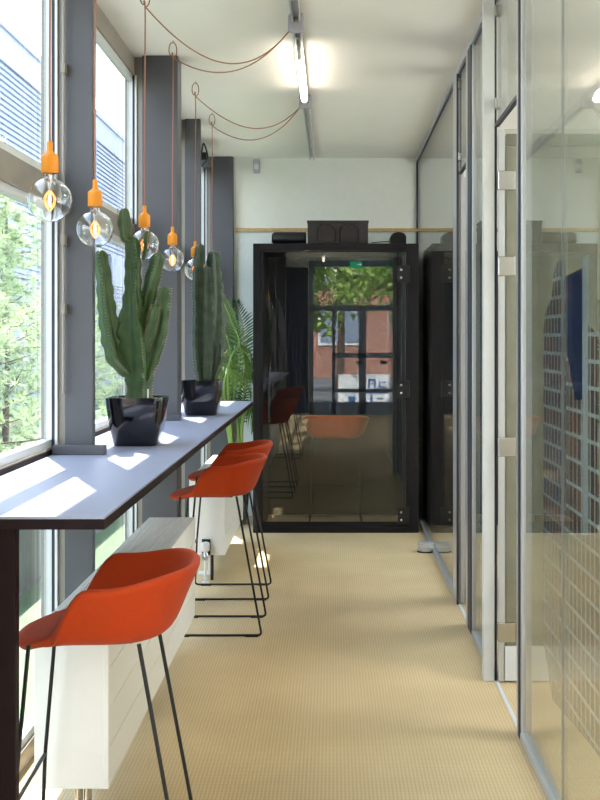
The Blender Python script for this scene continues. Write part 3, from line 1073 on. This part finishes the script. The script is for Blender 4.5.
def track(label, ya, yb, tubes, clamps):
    t = thing('tube_light', label, 'light', (XT, (ya + yb) / 2, H), 'tube lights on the ceiling')
    rail = bmesh.new()
    box(rail, XT - .020, XT - .012, ya, yb, H - .045, H)
    box(rail, XT + .012, XT + .020, ya, yb, H - .045, H)
    box(rail, XT - .012, XT + .012, ya, yb, H - .018, H)
    obj('rail', rail, M['silver'], t)
    for (a, b) in tubes:
        obj('lamp_tube', tube(bmesh.new(), [(XT, a, H - .072), (XT, b, H - .072)], .019, 14), M['tube'], t, smooth='auto')
        obj('lamp_holder', B((XT - .011, XT + .011, a - .035, a, H - .095, H - .02)), M['plasticw'], t, bevel=.003)
        obj('lamp_holder', B((XT - .011, XT + .011, b, b + .035, H - .095, H - .02)), M['plasticw'], t, bevel=.003)
        obj('driver', B((XT - .010, XT + .010, a - .30, a - .06, H - .060, H - .03)), M['chrome'], t, bevel=.003)
    for yc in clamps:
        obj('cable_clamp', B((XT - .038, XT + .038, yc - .025, yc + .025, H - .085, H)), M['lilac'], t, bevel=.012)
    return t


track('slim ceiling rail with a lit tube between two lilac-grey cable clamps', 2.0, 9.9, [(6.12, 7.22), (3.95, 5.0)], [3.4, 5.60, 7.45])  # the nearer tube is out of view, added to light the corridor
track('added ceiling rail with fill tubes over the lounge by the street door', -4.4, 1.2, [(-4.0, -2.6), (-1.2, .2)], [])  # tubes behind the camera, added for more interior light

# ------------------------------------------------------------------ pendant lamps
PY = [3.42, 4.10, 5.13, 6.07, 7.04, 8.02]
PZ = [1.883, 1.862, 1.888, 1.885, 1.89, 1.89]
PX = [-.807, -.813, -.806, -.812, -.809, -.81]
CL = [3.4, 3.4, 5.60, 5.60, 7.45, 7.45]
SAG = [.26, .26, .22, .15, .18, .17]
PLAB = ['pendant lamp with orange socket, first in line in front of the near window pane',
        'pendant lamp with orange socket beside the near grey column, over the counter',
        'pendant lamp with orange socket just above the green cactus in front',
        'pendant lamp with orange socket on the wide grey column, between the two cacti',
        'pendant lamp with orange socket partly behind the tip of the grey-green cactus',
        'last pendant cord of the line, its lamp hidden behind the grey-green cactus']
for i in range(6):
    x, y, z = PX[i], PY[i], PZ[i]
    t = thing('pendant_lamp', PLAB[i], 'lamp', (x, y, z), 'globe pendant lamps over the counter')
    R = .0625
    # globe with a short neck
    prof = []
    for k in range(25):
        a = -PI / 2 + (PI / 2 + math.acos(.30)) * k / 24
        prof.append((max(.0005, R * math.cos(a)), R * math.sin(a)))
    prof += [(.0172, .067), (.0172, .082)]
    bulb = obj('bulb', lathe(bmesh.new(), prof, (x, y, z), 40), M['bulbglass'], t, smooth='auto', angle=60, solid=.0012)
    fb = bmesh.new()
    for k in range(8):
        a = 2 * PI * k / 8
        tube(fb, smooth_path([(x + .004 * math.cos(a), y + .004 * math.sin(a), z + .026), (x + .016 * math.cos(a + .2), y + .016 * math.sin(a + .2), z + .006), (x + .013 * math.cos(a + .4), y + .013 * math.sin(a + .4), z - .014), (x + .003 * math.cos(a + .5), y + .003 * math.sin(a + .5), z - .030)], 4), .0009, 5)
    obj('filament', fb, M['filament'], bulb)
    obj('hot_core', tube(bmesh.new(), [(x + .002, y, z - .02), (x - .002, y, z), (x + .001, y, z + .018)], [.0012, .0030, .0012], 6), M['filhot'], bulb)
    sb = bmesh.new()
    lathe(sb, [(.004, -.03), (.005, -.026), (.004, .02), (.006, .045), (.012, .072)], (x, y, z), 12)
    obj('glass_stem', sb, M['bulbglass'], bulb, smooth=True)
    so = bmesh.new()
    lathe(so, [(.0235, .076), (.0245, .078), (.0245, .122), (.0225, .128), (.0105, .137), (.0085, .142), (.0080, .166), (.006, .168)], (x, y, z), 32)
    for k in range(5):
        pass
    obj('socket', so, M['socket'], t, smooth='auto')
    hz = H - .004
    cd = [(x, y, z + .16), (x, y, z + .45), (x + .003, y, hz - .12), (x - .004, y, hz - .07)]
    loop = []
    for k in range(9):
        a = -PI / 2 - 2 * PI * k / 8
        loop.append((x + .019 * math.cos(a), y + .004 * k, hz - .045 + .038 * math.sin(a)))
    e = Vector((XT - .03, CL[i], H - .075))
    s = Vector(loop[-1])
    sw = []
    for k in range(1, 15):
        f = k / 14
        p = s.lerp(e, f)
        p.z -= SAG[i] * 4 * f * (1 - f) * (.75 + .25 * f)
        sw.append(p)
    path = smooth_path(cd, 5)[:-1] + smooth_path(loop, 3)[:-1] + smooth_path([s] + sw, 2)
    obj('cord', tube(bmesh.new(), path, .0030, 7), M['cord'], t, smooth='auto')
    obj('ceiling_hook', tube(bmesh.new(), round_path([(x, y + .016, H), (x, y + .016, H - .008), (x, y + .012, H - .013), (x + .008, y + .012, H - .006)], .004), .002, 6), M['chrome'], t)

# ------------------------------------------------------------------ outside, left
tag(obj('ground', B((-60, -1.13, -30, 90, -.5, -.25)), M['grass']), 'green lawn outside the windows', 'lawn', kind='structure')
tag(obj('path', B((-4.6, -2.1, -30, 80, -.25, -.235)), M['paving']), 'grey paved path outside the windows', 'path', kind='structure')
tag(obj('street', B((-40, 40, -40, YE - .25, -.26, -.10)), M['paving']), 'grey street beyond the glazed door', 'street', kind='structure')
tag(obj('garden_wall', B((-2.35, -2.12, -6, 30, -.25, .30), (-2.38, -2.09, -6, 30, .30, .34)), M['paving']), 'low grey garden wall outside, seen below the counter', 'garden wall')
sb = thing('metal_clad_building', 'building clad in pale blue-grey corrugated metal outside the windows', 'building', (-8.6, 40, -.25))
pts = [(-8.0, -.25)]
z = -.25
while z < 8.15:
    pts += [(-8.0, z + .074), (-8.055, z + .09), (-8.055, z + .135), (-8.0, z + .148)]
    z += .148
pts += [(-9.5, z), (-9.5, -.25)]
obj('cladding', prism(bmesh.new(), pts, 'y', 2, 85), M['facade'], sb)
obj('parapet', B((-9.4, -7.95, 2, 85, 8.17, 8.95), (-9.5, -7.88, 2, 85, 8.95, 9.1)), M['facadeb'], sb)
for k in range(9):
    obj('downpipe', tube(bmesh.new(), [(-7.92, 12 + k * 7, -.2), (-7.92, 12 + k * 7, 8.2)], .05, 8), M['facadeb'], sb)
for k in range(10):
    for zz in (1.2, 3.4):
        wn = obj('window', B((-8.05, -7.95, 18 + k * 5, 20.6 + k * 5, zz, zz + 1.1)), M['facadeb'], sb)
        obj('pane', B((-7.96, -7.93, 18.1 + k * 5, 20.5 + k * 5, zz + .1, zz + 1.0)), M['facade'], wn)


def pine(loc, h, spread, seed, label, group='pine trees outside'):
    rnd = random.Random(seed)
    t = thing('pine_tree', label, 'tree', loc, group)
    L = Vector(loc)
    tr = bmesh.new()
    tube(tr, smooth_path([L, L + Vector((.05, .02, h * .5)), L + Vector((0, .1, h))], 6), [.05 * (1 - .85 * i / 12) for i in range(13)], 8)
    fo = bmesh.new()
    for k in range(int(60 * h / 4)):
        f = .06 + .92 * k / (60 * h / 4)
        a = rnd.uniform(0, 2 * PI)
        ln = spread * (1.05 - .75 * f) * rnd.uniform(.6, 1.1)
        s = L + Vector((0, 0, h * f))
        e = s + Vector((math.cos(a) * ln, math.sin(a) * ln, ln * rnd.uniform(-.1, .35)))
        tube(tr, [s, s.lerp(e, .5) + Vector((0, 0, -.05)), e], [.012, .008, .004], 5)
        for j in range(14):
            q = s.lerp(e, .15 + .85 * j / 13) + Vector((rnd.uniform(-.2, .2), rnd.uniform(-.2, .2), rnd.uniform(-.2, .2)))
            for _ in range(22):
                d = Vector((rnd.gauss(0, 1), rnd.gauss(0, 1), rnd.gauss(.35, .8))).normalized()
                w = d.orthogonal().normalized() * .007
                v = [fo.verts.new(q - w), fo.verts.new(q + w), fo.verts.new(q + d * rnd.uniform(.08, .16))]
                fo.faces.new(v)
    obj('trunk', tr, M['bark'], t, smooth='auto')
    obj('foliage', fo, M['pine'], t, recalc=False)
    return t


pine((-3.7, 11.2, -.25), 4.0, 1.5, 1, 'grey-green pine tree close outside the nearest window')
pine((-3.9, 14.2, -.25), 3.6, 1.5, 2, 'grey-green pine tree outside, behind the nearest pine')
pine((-4.4, 19.5, -.25), 2.6, 1.5, 3, 'low pine tree seen through the window behind the green cactus')
pine((-5.2, 24.0, -.25), 2.6, 1.6, 5, 'low pine tree farther along the corrugated metal building')


# ------------------------------------------------------------------ outside, behind the camera (mirrored in the booth glass)
def leafy(loc, h, r, seed, label, n=7000, ls=.15):
    rnd = random.Random(seed)
    L = Vector(loc)
    t = thing('street_tree', label, 'tree', loc, 'street trees beyond the glazed door')
    tr = bmesh.new()
    tube(tr, smooth_path([L, L + Vector((.05, 0, h * .4)), L + Vector((-.05, 0, h * .8))], 5), [.13 * (1 - .7 * i / 10) for i in range(11)], 8)
    fo = bmesh.new()
    cl = [L + Vector((rnd.gauss(0, r * .5), rnd.gauss(0, r * .35), h * rnd.uniform(.40, 1.0))) for _ in range(60)]
    for c in cl[:10]:
        tube(tr, [L + Vector((0, 0, h * .35)), (L + Vector((0, 0, h * .5))).lerp(c, .5), c], [.05, .03, .01], 5)
    for _ in range(n):
        c = rnd.choice(cl)
        d = Vector((rnd.gauss(0, 1), rnd.gauss(0, 1), rnd.gauss(0, 1))).normalized()
        p = c + d * rnd.uniform(.25, .62) * r * .5
        u = Vector((rnd.gauss(0, 1), rnd.gauss(0, 1), rnd.gauss(-.4, .7))).normalized()
        w = u.orthogonal().normalized()
        w = (Matrix.Rotation(rnd.uniform(0, PI), 3, u) @ w) * ls * .45
        fo.faces.new([fo.verts.new(p - u * ls * .3), fo.verts.new(p + w), fo.verts.new(p + u * ls), fo.verts.new(p - w)])
    obj('trunk', tr, M['bark'], t, smooth='auto')
    obj('foliage', fo, M['leafy'], t, recalc=False)


leafy((-1.7, -8.6, -.1), 5.2, 1.6, 11, 'leafy street tree mirrored beside the curtain')
leafy((2.2, -11.5, -.1), 6.4, 2.0, 12, 'leafy street tree mirrored beside the exit sign', 8000)
leafy((.2, -16.5, -.1), 8.0, 2.6, 13, 'leafy street tree in front of the mirrored brick house', 7000)
bh = thing('brick_house', 'red brick house mirrored between the street trees', 'house', (1.0, -30, -.1))
obj('wall', B((-12, 14, -31, -30, -.1, 3.7)), M['brickw'], bh)
for k in range(8):
    wf = obj('window', B((-9.0 + k * 2.8, -7.2 + k * 2.8, -30.0, -29.95, 1.2, 2.7)), M['white'], bh)
    obj('pane', B((-8.9 + k * 2.8, -7.3 + k * 2.8, -29.95, -29.93, 1.3, 2.6)), M['slate'], wf)
obj('roof', B((-12.3, 14.3, -31.2, -29.8, 3.7, 3.95)), M['slate'], bh)
ho = thing('site_hoarding', 'blue and white painted hoarding mirrored low in the booth glass', 'hoarding', (.8, -9, -.1))
obj('board', B((.12, 1.45, -9.04, -9.0, -.1, .66)), M['white'], ho)
bm = bmesh.new()
for xa, xb, za, zb in ((.70, 1.45, .24, .32), (.70, 1.45, -.08, .0), (.12, .7, .26, .30), (.80, .84, .36, .56), (.93, .97, .36, .56), (.84, .93, .52, .56), (1.04, 1.2, .36, .39), (1.04, 1.08, .36, .5), (1.12, 1.2, .46, .5), (1.28, 1.42, .36, .40), (1.28, 1.42, .46, .5), (.85, .9, .04, .2), (1.02, 1.14, .1, .13), (1.22, 1.34, .06, .1), (.35, .5, .02, .16)):
    box(bm, xa, xb, -9.0, -8.985, za, zb)
obj('painted_marks', bm, M['hoard'], ho)

# ------------------------------------------------------------------ light
w = bpy.data.worlds.new('sky')
scn.world = w
w.use_nodes = True
nt = w.node_tree
nt.nodes.clear()
wo_ = nt.nodes.new('ShaderNodeOutputWorld')
bg = nt.nodes.new('ShaderNodeBackground')
tc = nt.nodes.new('ShaderNodeTexCoord')
sx = nt.nodes.new('ShaderNodeSeparateXYZ')
cr = nt.nodes.new('ShaderNodeValToRGB')
nt.links.new(tc.outputs['Generated'], sx.inputs[0])
nt.links.new(sx.outputs['Z'], cr.inputs[0])
cr.color_ramp.elements[0].position = .0
cr.color_ramp.elements[0].color = (.92, .97, 1.0, 1)
cr.color_ramp.elements[1].position = .9
cr.color_ramp.elements[1].color = (.55, .75, 1.0, 1)
nt.links.new(cr.outputs[0], bg.inputs['Color'])
bg.inputs['Strength'].default_value = 3.2
nt.links.new(bg.outputs[0], wo_.inputs['Surface'])

sd = bpy.data.lights.new('sun', 'SUN')
sd.energy = 17
sd.angle = math.radians(.53)
sd.color = (1, .95, .86)
so_ = bpy.data.objects.new('sun', sd)
col.objects.link(so_)
so_.rotation_euler = Vector((.235, -.62, -1)).to_track_quat('-Z', 'Y').to_euler()
so_.location = (-4, 12, 18)

# ------------------------------------------------------------------ camera
cd = bpy.data.cameras.new('camera')
cam = bpy.data.objects.new('camera', cd)
col.objects.link(cam)
cam.location = (0, 0, EYE)
cam.rotation_euler = (PI / 2, 0, 0)
cd.sensor_width = 36
cd.lens = 36 * F / 800
cd.shift_x = -(VX - 300) / 800
cd.shift_y = -(400 - VY) / 800
cd.clip_start = .05
cd.clip_end = 300
scn.camera = cam

vs = scn.view_settings
vs.view_transform = 'Standard'
vs.look = 'None'
vs.exposure = 1.3
vs.gamma = 1.0
vs.use_curve_mapping = False
cy = scn.cycles
cy.use_denoising = True
cy.max_bounces = 12
cy.diffuse_bounces = 5
cy.glossy_bounces = 6
cy.transmission_bounces = 8
cy.transparent_max_bounces = 32
cy.caustics_reflective = False
cy.caustics_refractive = False
cy.sample_clamp_indirect = 6.0
